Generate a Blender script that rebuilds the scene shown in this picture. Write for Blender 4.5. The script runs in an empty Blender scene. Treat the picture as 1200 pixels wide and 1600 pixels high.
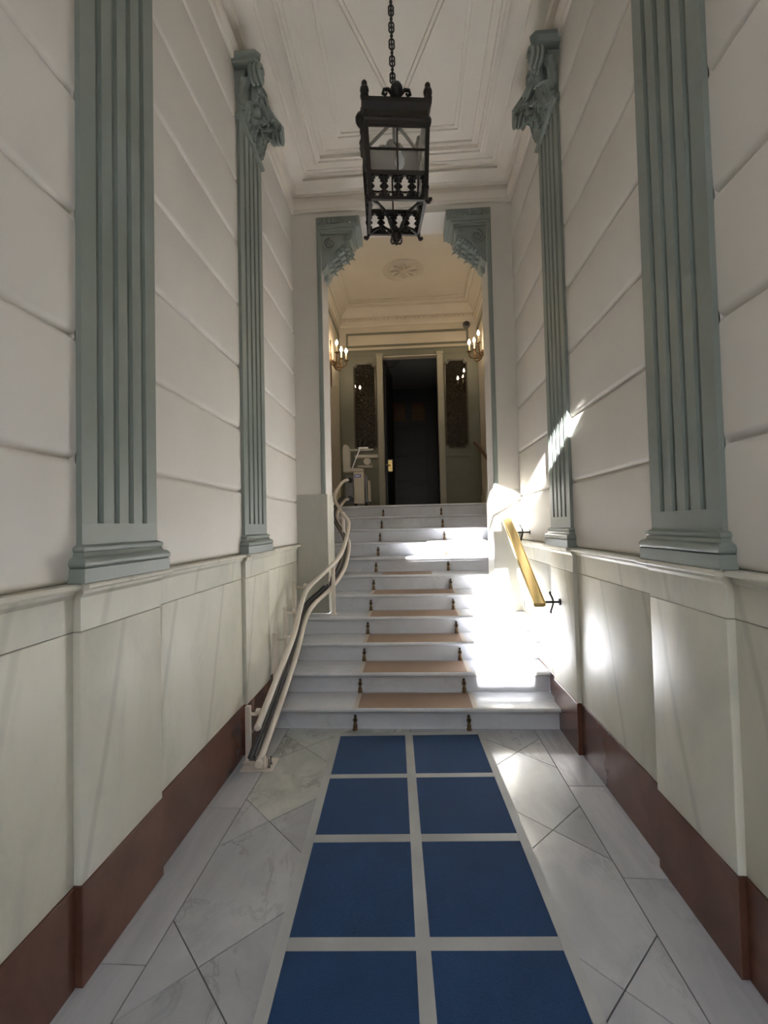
import bpy, bmesh, math, random
from mathutils import Matrix, Vector
random.seed(7)
PI = math.pi
S = bpy.context.scene
C = S.collection

# ------------------------------------------------------------------ camera
CAMZ = 1.482
cam = bpy.data.cameras.new('camera'); camo = bpy.data.objects.new('camera', cam); C.objects.link(camo)
cam.sensor_fit = 'VERTICAL'; cam.sensor_height = 36.0; cam.lens = 720 / 1600 * 36
cam.clip_start = 0.02; cam.clip_end = 200
RIGHT = Vector((0.99791, 0.06032, -0.02300)); UP = Vector((0.02469, -0.02735, 0.99932)); FWD = Vector((-0.05965, 0.99780, 0.02878))
m = Matrix.Identity(4)
for i in range(3):
    m[i][0], m[i][1], m[i][2] = RIGHT[i], UP[i], -FWD[i]
m[2][3] = CAMZ
camo.matrix_world = m
S.camera = camo

# ------------------------------------------------------------------ world, sun, exposure
SKY = 7.0; SUN = 74.0
w = bpy.data.worlds.new('sky'); S.world = w; w.use_nodes = True
bg = w.node_tree.nodes['Background']; bg.inputs[0].default_value = (0.80, 0.89, 1.0, 1); bg.inputs[1].default_value = SKY
sl = bpy.data.lights.new('sun', 'SUN'); sl.energy = SUN; sl.angle = math.radians(0.53); sl.color = (1, 0.975, 0.94)
so = bpy.data.objects.new('sun', sl); C.objects.link(so)
SUND = Vector((0.13, 1.0, -0.43)).normalized()
so.rotation_euler = SUND.to_track_quat('-Z', 'Y').to_euler(); so.location = (-2, -12, 9)
S.view_settings.view_transform = 'Standard'; S.view_settings.look = 'None'
S.view_settings.gamma = 1.0; S.view_settings.use_curve_mapping = False
S.view_settings.exposure = 0.90
S.cycles.max_bounces = 14; S.cycles.diffuse_bounces = 8; S.cycles.sample_clamp_indirect = 40.0
S.cycles.caustics_reflective = False; S.cycles.caustics_refractive = False

# ------------------------------------------------------------------ materials
MAT = {}
def nt(name):
    mt = bpy.data.materials.new(name); mt.use_nodes = True
    t = mt.node_tree; b = t.nodes['Principled BSDF']; MAT[name] = mt
    return mt, t, b
def rgba(c): return (c[0], c[1], c[2], 1)
def coords(t, scale=(1, 1, 1), rot=(0, 0, 0), rnd=30.0):
    tc = t.nodes.new('ShaderNodeTexCoord'); oi = t.nodes.new('ShaderNodeObjectInfo')
    mu = t.nodes.new('ShaderNodeMath'); mu.operation = 'MULTIPLY'; mu.inputs[1].default_value = rnd
    t.links.new(oi.outputs['Random'], mu.inputs[0])
    ad = t.nodes.new('ShaderNodeVectorMath'); ad.operation = 'ADD'
    t.links.new(tc.outputs['Object'], ad.inputs[0]); t.links.new(mu.outputs[0], ad.inputs[1])
    mp = t.nodes.new('ShaderNodeMapping'); mp.inputs['Scale'].default_value = scale; mp.inputs['Rotation'].default_value = rot
    t.links.new(ad.outputs[0], mp.inputs['Vector'])
    return mp.outputs[0], oi
def noise(t, vec, scale, detail=6, rough=.55, dist=0.0):
    n = t.nodes.new('ShaderNodeTexNoise'); n.inputs['Scale'].default_value = scale; n.inputs['Detail'].default_value = detail
    n.inputs['Roughness'].default_value = rough; n.inputs['Distortion'].default_value = dist
    t.links.new(vec, n.inputs['Vector']); return n.outputs['Fac']
def ramp(t, fac, stops):
    r = t.nodes.new('ShaderNodeValToRGB'); e = r.color_ramp.elements
    e[0].position, e[0].color = stops[0][0], rgba(stops[0][1]); e[1].position, e[1].color = stops[-1][0], rgba(stops[-1][1])
    for p, c in stops[1:-1]:
        n = e.new(p); n.color = rgba(c)
    t.links.new(fac, r.inputs[0]); return r.outputs[0]
def mixc(t, fac, a, b, mode='MIX'):
    n = t.nodes.new('ShaderNodeMix'); n.data_type = 'RGBA'; n.blend_type = mode
    if isinstance(fac, float): n.inputs[0].default_value = fac
    else: t.links.new(fac, n.inputs[0])
    for s, v in ((6, a), (7, b)):
        if isinstance(v, tuple): n.inputs[s].default_value = rgba(v)
        else: t.links.new(v, n.inputs[s])
    return n.outputs[2]
def bump(t, b, fac, strength, dist=.002):
    n = t.nodes.new('ShaderNodeBump'); n.inputs['Strength'].default_value = strength; n.inputs['Distance'].default_value = dist
    t.links.new(fac, n.inputs['Height']); t.links.new(n.outputs[0], b.inputs['Normal'])
def paint(name, c, rough=.5, var=.06, bscale=60, bstr=.12, metal=0.0, spec=.5):
    mt, t, b = nt(name); v, oi = coords(t)
    f = noise(t, v, 2.5, 5)
    col = ramp(t, f, [(.3, tuple(x * (1 - var) for x in c)), (.7, tuple(min(1, x * (1 + var)) for x in c))])
    t.links.new(col, b.inputs['Base Color']); b.inputs['Roughness'].default_value = rough
    b.inputs['Metallic'].default_value = metal; b.inputs['Specular IOR Level'].default_value = spec
    if bstr: bump(t, b, noise(t, v, bscale, 4), bstr)
    return mt
def marble(name, base, vein, cloud, rough=.2, scale=1.6, rot=(0, 0, 0), stretch=(1, 1, 1), vein_amt=.55, tone=.06, width=.03):
    mt, t, b = nt(name); v, oi = coords(t, stretch, rot)
    f1 = noise(t, v, scale, 6, .6, .8)
    col = ramp(t, f1, [(.3, cloud), (.62, base)])
    f2 = noise(t, v, scale * .9, 7, .62, 1.8)
    ab = t.nodes.new('ShaderNodeMath'); ab.operation = 'SUBTRACT'; ab.inputs[1].default_value = .5; t.links.new(f2, ab.inputs[0])
    aa = t.nodes.new('ShaderNodeMath'); aa.operation = 'ABSOLUTE'; t.links.new(ab.outputs[0], aa.inputs[0])
    vm = ramp(t, aa.outputs[0], [(0, (vein_amt,) * 3), (width, (0, 0, 0))])
    f3 = noise(t, v, scale * .6, 2)
    br = ramp(t, f3, [(.45, (0, 0, 0)), (.65, (1, 1, 1))])
    mk = mixc(t, 1.0, vm, br, 'MULTIPLY')
    bw = t.nodes.new('ShaderNodeRGBToBW'); t.links.new(mk, bw.inputs[0])
    col = mixc(t, bw.outputs[0], col, vein)
    tn = ramp(t, oi.outputs['Random'], [(0, (1 - tone,) * 3), (1, (1, 1, 1))])
    col = mixc(t, 1.0, col, tn, 'MULTIPLY')
    t.links.new(col, b.inputs['Base Color']); b.inputs['Roughness'].default_value = rough
    fr = noise(t, v, 9, 3)
    rr = t.nodes.new('ShaderNodeMapRange'); rr.inputs[3].default_value = rough * .75; rr.inputs[4].default_value = rough * 1.3
    t.links.new(fr, rr.inputs[0]); t.links.new(rr.outputs[0], b.inputs['Roughness'])
    return mt
paint('plaster', (.715, .68, .63), .55, .03, 40, .10)
paint('ceiling_plaster', (.78, .725, .645), .6, .03, 40, .08)
paint('hall_plaster', (.60, .55, .46), .6, .03, 40, .08)
paint('green_paint', (.25, .285, .258), .42, .08, 45, .25)
paint('pale_green_paint', (.18, .185, .145), .45, .06, 45, .15)
paint('cream_wood', (.36, .35, .285), .45, .05, 45, .1)
paint('cream_metal', (.66, .60, .52), .35, .05, 80, .05)
paint('dark_rubber', (.035, .035, .04), .45, .1, 80, .1)
paint('grey_metal', (.22, .22, .22), .35, .1, 80, .05, metal=.7)
paint('black_iron', (.022, .018, .015), .42, .3, 60, .3, metal=.3)
paint('brass', (.74, .56, .25), .22, .12, 60, .08, metal=1.0)
paint('old_brass', (.20, .13, .07), .4, .2, 60, .2, metal=.8)
paint('lift_cream_shaded', (.46, .41, .32), .4, .06, 60, .05)  # lift cream darkened, with the shade it stands in put into the colour
paint('black_door', (.007, .007, .009), .35, .1, 40, .05)
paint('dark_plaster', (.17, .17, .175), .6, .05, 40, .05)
paint('brown_wood', (.16, .075, .035), .4, .2, 40, .1)
paint('dark_bead', (.045, .035, .022), .4, .1, 40, .05)
paint('grout', (.10, .10, .10), .8, .1, 60, .1)
paint('tape', (.37, .37, .365), .6, .16, 90, .3)
paint('glue', (.29, .20, .148), .6, .07, 60, .15)
paint('glue_pale', (.48, .43, .38), .55, .1, 60, .1)
paint('candle', (.8, .72, .55), .5, .02, 60, .02)
paint('brown_pane', (.10, .055, .03), .12, .1, 20, .0)  # dim light from behind the glass, put into its brown colour
paint('facade', (.42, .36, .30), .8, .05, 5, .1)
paint('asphalt', (.12, .12, .125), .85, .1, 30, .2)
paint('sticker_blue', (.05, .06, .35), .4, .02, 60, 0)
paint('sticker_white', (.8, .8, .8), .4, .02, 60, 0)
def dado():
    mt, t, b = nt('dado_marble'); v, oi = coords(t, (1, 1, .5), (.6, .15, .2))
    col = ramp(t, noise(t, v, 1.3, 5, .55, .3), [(.22, (.56, .56, .51)), (.45, (.65, .635, .56)), (.78, (.74, .73, .67))])
    cl = ramp(t, noise(t, v, 3.2, 6, .65, .6), [(.32, (.86, .87, .86)), (.52, (1, .985, .94)), (.7, (1.0, 1.0, 1.0))])
    col = mixc(t, 1.0, col, cl, 'MULTIPLY')
    mp = t.nodes.new('ShaderNodeMapping'); mp.inputs['Rotation'].default_value = (-.05, 0, 0)
    t.links.new(v, mp.inputs['Vector'])
    wv = t.nodes.new('ShaderNodeTexWave'); wv.bands_direction = 'Y'; wv.inputs['Scale'].default_value = .75; wv.inputs['Distortion'].default_value = 2.2
    wv.inputs['Detail'].default_value = 3; wv.inputs['Detail Scale'].default_value = .6; t.links.new(mp.outputs[0], wv.inputs['Vector'])
    st = ramp(t, wv.outputs['Fac'], [(.0, (.30, .30, .30)), (.018, (0, 0, 0))])
    bw = t.nodes.new('ShaderNodeRGBToBW'); t.links.new(st, bw.inputs[0])
    col = mixc(t, bw.outputs[0], col, (.33, .34, .29))
    t.links.new(col, b.inputs['Base Color']); b.inputs['Roughness'].default_value = .42; b.inputs['Specular IOR Level'].default_value = .26
    bump(t, b, noise(t, v, 7, 3), .25, .004)
dado()
marble('pier_marble', (.50, .485, .43), (.30, .30, .28), (.42, .41, .37), .22, 1.2, (.3, .2, .3), (1, 1, .5), .4, .04)
marble('floor_marble', (.55, .55, .57), (.26, .26, .28), (.42, .42, .44), .2, 3.2, (0, 0, .6), (1, .55, 1), .75, .3, .028)
marble('veined_marble', (.52, .52, .49), (.20, .22, .19), (.40, .41, .375), .2, 5.0, (0, 0, .5), (1, .7, 1), .95, .05, .07)
marble('border_marble', (.53, .53, .55), (.33, .34, .37), (.42, .425, .44), .2, 3.5, (0, 0, .1), (2.4, .35, 1), .45, .12, .05)
marble('stair_marble', (.645, .66, .70), (.40, .42, .47), (.55, .565, .605), .2, 2.4, (0, 0, .2), (.7, 1, 1), .4, .05)
marble('red_marble', (.135, .058, .040), (.26, .15, .11), (.10, .042, .03), .22, 3.0, (0, 0, .3), (1, 1, 1), .03, .05)
def carpet():
    mt, t, b = nt('carpet'); v, oi = coords(t)
    f = noise(t, v, 260, 3, .7); g = noise(t, v, 5, 4)
    col = ramp(t, f, [(.3, (.005, .029, .092)), (.7, (.014, .064, .178))])
    g2 = ramp(t, g, [(.3, (.82,) * 3), (.7, (1.05,) * 3)])
    t.links.new(mixc(t, 1.0, col, g2, 'MULTIPLY'), b.inputs['Base Color']); b.inputs['Roughness'].default_value = .95
    b.inputs['Specular IOR Level'].default_value = .15; b.inputs['Sheen Weight'].default_value = .15
    bump(t, b, f, .6, .004)
carpet()
def emit(name, c, s):
    mt, t, b = nt(name); b.inputs['Base Color'].default_value = rgba(c)
    b.inputs['Emission Color'].default_value = rgba(c); b.inputs['Emission Strength'].default_value = s
emit('lamp_glow', (1, .77, .50), 70.0)
def frosted():
    mt, t, b = nt('frosted_glass'); b.inputs['Base Color'].default_value = (.78, .76, .70, 1); b.inputs['Roughness'].default_value = .25
    tr = t.nodes.new('ShaderNodeBsdfTransparent'); tl = t.nodes.new('ShaderNodeBsdfTranslucent'); tl.inputs[0].default_value = (.8, .78, .72, 1)
    m1 = t.nodes.new('ShaderNodeMixShader'); m1.inputs[0].default_value = .30
    t.links.new(b.outputs[0], m1.inputs[2]); t.links.new(tl.outputs[0], m1.inputs[1])
    m2 = t.nodes.new('ShaderNodeMixShader'); m2.inputs[0].default_value = .25
    t.links.new(m1.outputs[0], m2.inputs[2]); t.links.new(tr.outputs[0], m2.inputs[1])
    t.links.new(m2.outputs[0], t.nodes['Material Output'].inputs[0])
frosted()
def darkglass():
    mt, t, b = nt('dark_glass'); v, oi = coords(t, rnd=0)
    f = noise(t, v, 14, 3, .6, 2.5)
    col = ramp(t, f, [(.45, (.012, .010, .008)), (.62, (.026, .022, .016))])
    t.links.new(col, b.inputs['Base Color']); b.inputs['Roughness'].default_value = .03; b.inputs['Specular IOR Level'].default_value = .6
darkglass()
def bulbglass():
    mt, t, b = nt('bulb_glass'); b.inputs['Base Color'].default_value = (.85, .88, .92, 1); b.inputs['Roughness'].default_value = .15
bulbglass()

# ------------------------------------------------------------------ mesh helpers
WL = {}
class MB:
    def __init__(s): s.v = []; s.f = []
    def add(s, vs, fs):
        o = len(s.v); s.v += [tuple(p) for p in vs]; s.f += [tuple(i + o for i in f) for f in fs]; return s
    def box(s, x0, x1, y0, y1, z0, z1):
        x0, x1 = sorted((x0, x1)); y0, y1 = sorted((y0, y1)); z0, z1 = sorted((z0, z1))
        return s.add([(x, y, z) for x in (x0, x1) for y in (y0, y1) for z in (z0, z1)],
                     [(0, 1, 3, 2), (4, 6, 7, 5), (0, 4, 5, 1), (2, 3, 7, 6), (0, 2, 6, 4), (1, 5, 7, 3)])
    def prism(s, poly, axis, a, b):
        n = len(poly)
        def P(p, h): return {'x': (h, p[0], p[1]), 'y': (p[0], h, p[1]), 'z': (p[0], p[1], h)}[axis]
        vs = [P(p, a) for p in poly] + [P(p, b) for p in poly]
        fs = [tuple(range(n)), tuple(range(2 * n - 1, n - 1, -1))] + [(i, (i + 1) % n, n + (i + 1) % n, n + i) for i in range(n)]
        return s.add(vs, fs)
    def loft(s, rings, caps=True, closed=False):
        n = len(rings[0]); vs = [p for r in rings for p in r]; fs = []
        R = len(rings)
        for k in range(R if closed else R - 1):
            k2 = (k + 1) % R
            for i in range(n): fs.append((k * n + i, k * n + (i + 1) % n, k2 * n + (i + 1) % n, k2 * n + i))
        if caps and not closed: fs += [tuple(range(n)), tuple(range((R - 1) * n, R * n))]
        return s.add(vs, fs)
    def tube(s, path, r, n=8, closed=False):
        path = [Vector(p) for p in path]; N = len(path); rings = []
        rs = r if isinstance(r, (list, tuple)) else [r] * N
        ref = None
        for i in range(N):
            a = path[(i - 1) % N] if (closed or i > 0) else path[i]; b = path[(i + 1) % N] if (closed or i < N - 1) else path[i]
            t = (b - a).normalized()
            if ref is None:
                ref = Vector((0, 0, 1)) if abs(t.z) < .9 else Vector((1, 0, 0))
            u = (ref - t * ref.dot(t)); u.normalize(); q = t.cross(u); ref = u
            rings.append([path[i] + (u * math.cos(2 * PI * k / n) + q * math.sin(2 * PI * k / n)) * rs[i] for k in range(n)])
        return s.loft(rings, True, closed)
    def bar(s, path, wd, ht, side=(1, 0, 0)):
        # rectangular bar swept along a path; wd along 'side', ht along the third direction
        path = [Vector(p) for p in path]; N = len(path); rings = []; sd = Vector(side)
        for i in range(N):
            t = (path[min(i + 1, N - 1)] - path[max(i - 1, 0)]).normalized()
            u = (sd - t * sd.dot(t)).normalized(); q = t.cross(u)
            rings.append([path[i] + u * a * wd / 2 + q * b * ht / 2 for a, b in ((-1, -1), (1, -1), (1, 1), (-1, 1))])
        return s.loft(rings)
    def lathe(s, prof, c=(0, 0, 0), n=14, axis='z'):
        rings = []
        for r, h in prof:
            ring = []
            for k in range(n):
                a = 2 * PI * k / n; x, y = max(r, 1e-4) * math.cos(a), max(r, 1e-4) * math.sin(a)
                p = {'z': (x, y, h), 'y': (x, h, y), 'x': (h, x, y)}[axis]
                ring.append((p[0] + c[0], p[1] + c[1], p[2] + c[2]))
            rings.append(ring)
        return s.loft(rings)
    def xf(s, fn):
        s.v = [tuple(fn(*p)) for p in s.v]; return s
    def build(s, name, mat, parent=None, origin=None, smooth=None, label=None, cat=None, group=None, kind=None, bevel=None, nosub=False):
        xs, ys, zs = zip(*s.v)
        if origin is None:
            origin = ((min(xs) + max(xs)) / 2, (min(ys) + max(ys)) / 2, min(zs))
        me = bpy.data.meshes.new(name)
        me.from_pydata([(p[0] - origin[0], p[1] - origin[1], p[2] - origin[2]) for p in s.v], [], s.f); me.validate()
        bm = bmesh.new(); bm.from_mesh(me); bmesh.ops.recalc_face_normals(bm, faces=bm.faces)
        if bevel:
            bmesh.ops.bevel(bm, geom=[e for e in bm.edges], offset=bevel[0], segments=bevel[1], profile=.5, affect='EDGES', clamp_overlap=True)
        bm.to_mesh(me); bm.free()
        if smooth:
            for p in me.polygons: p.use_smooth = True
            me.set_sharp_from_angle(angle=math.radians(smooth))
        me.materials.append(MAT[mat])
        o = bpy.data.objects.new(name, me); C.objects.link(o)
        pl = (0, 0, 0)
        if parent is not None:
            o.parent = parent; pl = WL[parent.name]
        o.location = tuple(origin[i] - pl[i] for i in range(3)); WL[o.name] = tuple(origin)
        tag(o, label, cat, group, kind)
        return o
def tag(o, label=None, cat=None, group=None, kind=None):
    if label: o['label'] = label
    if cat: o['category'] = cat
    if group: o['group'] = group
    if kind: o['kind'] = kind
    return o
def thing(name, loc, label=None, cat=None, group=None, kind=None):
    o = bpy.data.objects.new(name, None); C.objects.link(o); o.location = loc; o.empty_display_size = .1
    WL[o.name] = tuple(loc); return tag(o, label, cat, group, kind)
def copy_tree(o, parent=None):
    c = o.copy(); C.objects.link(c)
    if parent is not None: c.parent = parent
    for ch in [x for x in ALLCH(o)]: copy_tree(ch, c)
    return c
def ALLCH(o): return list(o.children)
def catmull(pts, sub=6):
    P = [Vector(p) for p in pts]; out = []
    for i in range(len(P) - 1):
        a = P[i - 1] if i else P[0] * 2 - P[1]; b, c = P[i], P[i + 1]; d = P[i + 2] if i + 2 < len(P) else c * 2 - b
        for k in range(sub):
            t = k / sub
            out.append(.5 * ((2 * b) + (c - a) * t + (2 * a - 5 * b + 4 * c - d) * t * t + (3 * b - a - 3 * c + d) * t ** 3))
    out.append(P[-1]); return out
def spiral(cx, cz, r0, r1, a0, turns, n=22):
    return [(cx + (r0 + (r1 - r0) * i / n) * math.cos(a0 + turns * 2 * PI * i / n), cz + (r0 + (r1 - r0) * i / n) * math.sin(a0 + turns * 2 * PI * i / n)) for i in range(n + 1)]
ORD = ['lowest', 'second', 'third', 'fourth', 'fifth', 'sixth', 'seventh', 'eighth', 'ninth', 'tenth', 'topmost']

# ------------------------------------------------------------------ key dimensions (metres)
YF, YE, YE2 = -0.8, 4.46, 4.80           # entrance wall, end wall front and back
XLW, XRW = -1.12, 1.035                  # plaster faces of the corridor walls
ZC = 4.95                                # corridor ceiling
D1, T, R = 3.349, .3018, .16             # first nosing, going, rise
HXL, HXR, YB, ZL, ZH = -1.2, 1.20, 8.0, 1.76, 5.35

# ------------------------------------------------------------------ floor
def clip(poly, nx, ny, d):  # keep nx*x+ny*y<=d
    out = []
    for i in range(len(poly)):
        a, b = poly[i], poly[(i + 1) % len(poly)]
        da, db = nx * a[0] + ny * a[1] - d, nx * b[0] + ny * b[1] - d
        if da <= 0: out.append(a)
        if (da < 0 < db) or (db < 0 < da):
            t = da / (da - db); out.append((a[0] + (b[0] - a[0]) * t, a[1] + (b[1] - a[1]) * t))
    return out
floor = MB().box(-1.2, 1.12, YF, 3.46, -.12, -.006).build('floor', 'grout', kind='structure')
def tile(poly, mat):
    if len(poly) < 3: return
    A = sum(poly[i][0] * poly[(i + 1) % len(poly)][1] - poly[(i + 1) % len(poly)][0] * poly[i][1] for i in range(len(poly))) / 2
    if abs(A) < .002: return
    MB().prism(poly, 'z', -.006, 0).build('tile', mat, floor)
G = .0024
def diag_field(x0, x1, offm, stepm, offp, stepp, special):
    for i in range(-8, 9):
        for j in range(-8, 9):
            lo, hi = offm + i * stepm, offm + (i + 1) * stepm   # x-y range
            l2, h2 = offp + j * stepp, offp + (j + 1) * stepp   # x+y range
            p = [((a + b) / 2, (b - a) / 2) for a, b in ((lo, l2), (hi, l2), (hi, h2), (lo, h2))]
            g = G * 1.41
            for nx, ny, d in ((-1, 1, -lo - g), (1, -1, hi - g), (-1, -1, -l2 - g), (1, 1, h2 - g), (-1, 0, -x0 - G), (1, 0, x1 - G), (0, -1, -(YF + .01)), (0, 1, 3.39)):
                p = clip(p, nx, ny, d)
                if len(p) < 3: break
            if len(p) >= 3:
                cx = sum(q[0] for q in p) / len(p); cy = sum(q[1] for q in p) / len(p)
                tile(p, 'veined_marble' if special(cx, cy) else 'floor_marble')
diag_field(-.942, -.05, -2.319, .768, .80, .775, lambda x, y: y > 2.5)
diag_field(-.05, .836, -.902, .758, 2.17, .77, lambda x, y: False)
for x0, x1, js in ((-1.16, -.942, (YF, -.2, .68, 1.563, 2.438, 3.39)), (.836, 1.08, (YF, -.1, .62, 1.32, 2.004, 2.678, 3.39))):
    for a, b in zip(js, js[1:]):
        tile([(x0 + G, a + G), (x1 - G, a + G), (x1 - G, b - G), (x0 + G, b - G)], 'border_marble')

# ------------------------------------------------------------------ corridor side walls
GROOVES = [1.73, 2.148, 2.566, 2.985, 3.405, 3.825, 4.245]
def rpanel(mb, face, back, y0, y1, z0, z1, r=.024):
    # plaster course with rounded long edges; profile in (x,z) extruded along y
    sg = 1 if back > face else -1
    pts = []
    for k in range(5):
        a = k / 4 * PI / 2; pts.append((face + sg * r * (1 - math.sin(a)), z0 + r * (1 - math.cos(a))))
    for k in range(5):
        a = k / 4 * PI / 2; pts.append((face + sg * r * (1 - math.cos(a)), z1 - r * (1 - math.sin(a))))
    pts += [(back, z1), (back, z0)]
    return mb.prism(pts, 'y', y0, y1)
def side_wall(side, wx, pilx, pedx, recx, pil, ped):
    sg = -1 if side == 'left' else 1
    out = lambda x, d: x + sg * d          # move away from the corridor
    wall = MB().box(out(wx, .024), out(wx, .25), YF, YE, 0, ZC).build('wall_' + side, 'plaster', kind='structure')
    bays = [(YF, pil[0][0]), (pil[0][1], pil[1][0]), (pil[1][1], YE)]
    zs = [1.312] + GROOVES + [4.64]
    for a, b in bays:
        for z0, z1 in zip(zs, zs[1:]):
            rpanel(MB(), wx, out(wx, .024), a, b, z0 + .003, z1 - .003).build('wall_panel', 'plaster', wall, smooth=40)
    for a, b in pil:
        MB().box(wx, out(wx, .024), a, b, 1.312, 4.64).build('pilaster_backing', 'plaster', wall)
    segs = [(YF, ped[0][0], 0), (ped[0][0], ped[0][1], 1), (ped[0][1], ped[1][0], 0), (ped[1][0], ped[1][1], 1), (ped[1][1], YE, 0)]
    base = thing('baseboard_' + side, (out(recx, 0), 1.8, 0), kind='structure')
    bk = out(wx, .024)
    for a, b, p in segs:
        f = pedx if p else recx
        e = -.0015 if not p else 0
        MB().box(f, bk, a, b, .326, 1.149).build('marble_panel', 'dado_marble', wall, bevel=(.004, 2), smooth=50)
        # frieze with small cove at the top
        mb = MB().prism([(f, 1.152), (f, 1.262), (out(f, -.010), 1.276), (out(f, -.010), 1.288), (bk, 1.288), (bk, 1.152)], 'y', a + .0005, b - .0005)
        mb.build('frieze_panel', 'dado_marble', wall)
        cx = out(f, -.042)
        rr = [(cx, 1.292), (out(cx, -.004), 1.298), (out(cx, -.004), 1.306), (cx, 1.312), (bk, 1.312), (bk, 1.288), (out(f, -.014), 1.288)]
        a2, b2 = (a - .02, b + .02) if p else (a + .02 if a > YF else a, b - .02 if b < YE else b)
        MB().prism(rr, 'y', a2, b2).build('cap_moulding', 'dado_marble', wall)
        MB().box(out(f, -.003), bk, a, b, 0, .324).build('baseboard_panel', 'red_marble', base, bevel=(.003, 1))
    return wall
PIL_L = ((1.477, 1.93), (2.985, 3.44)); PIL_R = ((1.578, 2.02), (3.02, 3.445))
side_wall('left', -1.12, -1.10, -1.105, -1.13, PIL_L, ((1.475, 1.965), (2.995, 3.5)))
side_wall('right', 1.035, 1.015, 1.02, 1.045, PIL_R, ((1.58, 2.07), (3.02, 3.5)))

# ------------------------------------------------------------------ ceiling with cornice
PROF = [(0, 4.60), (.028, 4.60), (.034, 4.615), (.034, 4.63), (.046, 4.645), (.052, 4.675), (.055, 4.688), (.030, 4.692), (.030, 4.752), (.075, 4.756), (.085, 4.775), (.12, 4.785), (.15, 4.81), (.165, 4.815), (.150, 4.822), (.150, 4.845),
        (.185, 4.855), (.19, 4.872), (.21, 4.878)]
def rect_ring(d, z, x0=XLW - .01, x1=XRW + .01, y0=YF, y1=YE + .005):
    return [(x0 + d, y0 + d, z), (x1 - d, y0 + d, z), (x1 - d, y1 - d, z), (x0 + d, y1 - d, z)]
mb = MB().box(XLW - .2, XRW + .2, YF, YE2, 4.885, 5.1)
ceil = mb.build('ceiling', 'ceiling_plaster', kind='structure')
def ring_mould(name, prof, parent, mat, **k):
    # a mitred rectangular moulding: closed section swept round the room
    secs = list(zip(*[rect_ring(d, z, **k) for d, z in prof]))
    mb = MB(); mb.loft([list(s) for s in secs], closed=True)
    return mb.build(name, mat, parent, smooth=35)
ring_mould('cornice', PROF + [(.21, 4.885), (0, 4.885)], ceil, 'ceiling_plaster')
ring_mould('outer_frame', [(.29, 4.885), (.292, 4.862), (.31, 4.855), (.325, 4.835), (.35, 4.832), (.352, 4.848), (.372, 4.852), (.374, 4.885)], ceil, 'ceiling_plaster')
ring_mould('middle_frame', [(.41, 4.885), (.412, 4.868), (.43, 4.868), (.432, 4.885)], ceil, 'ceiling_plaster')
ring_mould('inner_frame', [(.545, 4.885), (.547, 4.862), (.570, 4.860), (.572, 4.874), (.598, 4.874), (.600, 4.885)], ceil, 'ceiling_plaster')
LC = (-.042, 2.55)
def loz(d, z):
    hx, hy = .50 - d, 1.22 - d * 2.4
    return [(LC[0] - hx, LC[1], z), (LC[0], LC[1] - hy, z), (LC[0] + hx, LC[1], z), (LC[0], LC[1] + hy, z)]
for d0 in (0, .035):
    pr = [(d0, 4.885), (d0 + .002, 4.870), (d0 + .016, 4.870), (d0 + .018, 4.885)]
    MB().loft([list(s) for s in zip(*[loz(d, z) for d, z in pr])], closed=True).build('lozenge_moulding', 'ceiling_plaster', ceil)

# ------------------------------------------------------------------ end wall with the opening onto the stairs
OXL, OXR = .83, .79; OZ = 4.54
mb = MB().box(XLW - .2, -OXL - .02, YE, YE2, 0, ZC).box(OXR + .02, XRW + .25, YE, YE2, 0, ZC).box(-OXL - .02, OXR + .02, YE, YE2, OZ, ZC)
wend = mb.build('wall_end', 'plaster', kind='structure')
for sg in (-1, 1):
    xo = XLW if sg < 0 else XRW
    OX = OXL if sg < 0 else OXR
    MB().box(xo, sg * (OX - .012), YE - .014, YE, .64, 1.80).build('marble_panel', 'pier_marble', wend, bevel=(.004, 2))
    MB().box(sg * (OX + .02), sg * (OX - .012), YE, YE2 + .012, .64, 1.80).build('marble_lining', 'dado_marble', wend)
    MB().box(sg * (OX + .02), sg * OX, YE, YE2, 1.80, OZ).build('jamb', 'plaster', wend)
    MB().prism([(sg * (OX + .045), YE), (sg * (OX + .045), YE - .012), (sg * (OX + .035), YE - .02), (sg * (OX + .012), YE - .02), (sg * (OX + .002), YE - .012), (sg * (OX + .002), YE)], 'z', 1.80, 4.44).build('architrave', 'green_paint', wend)

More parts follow.
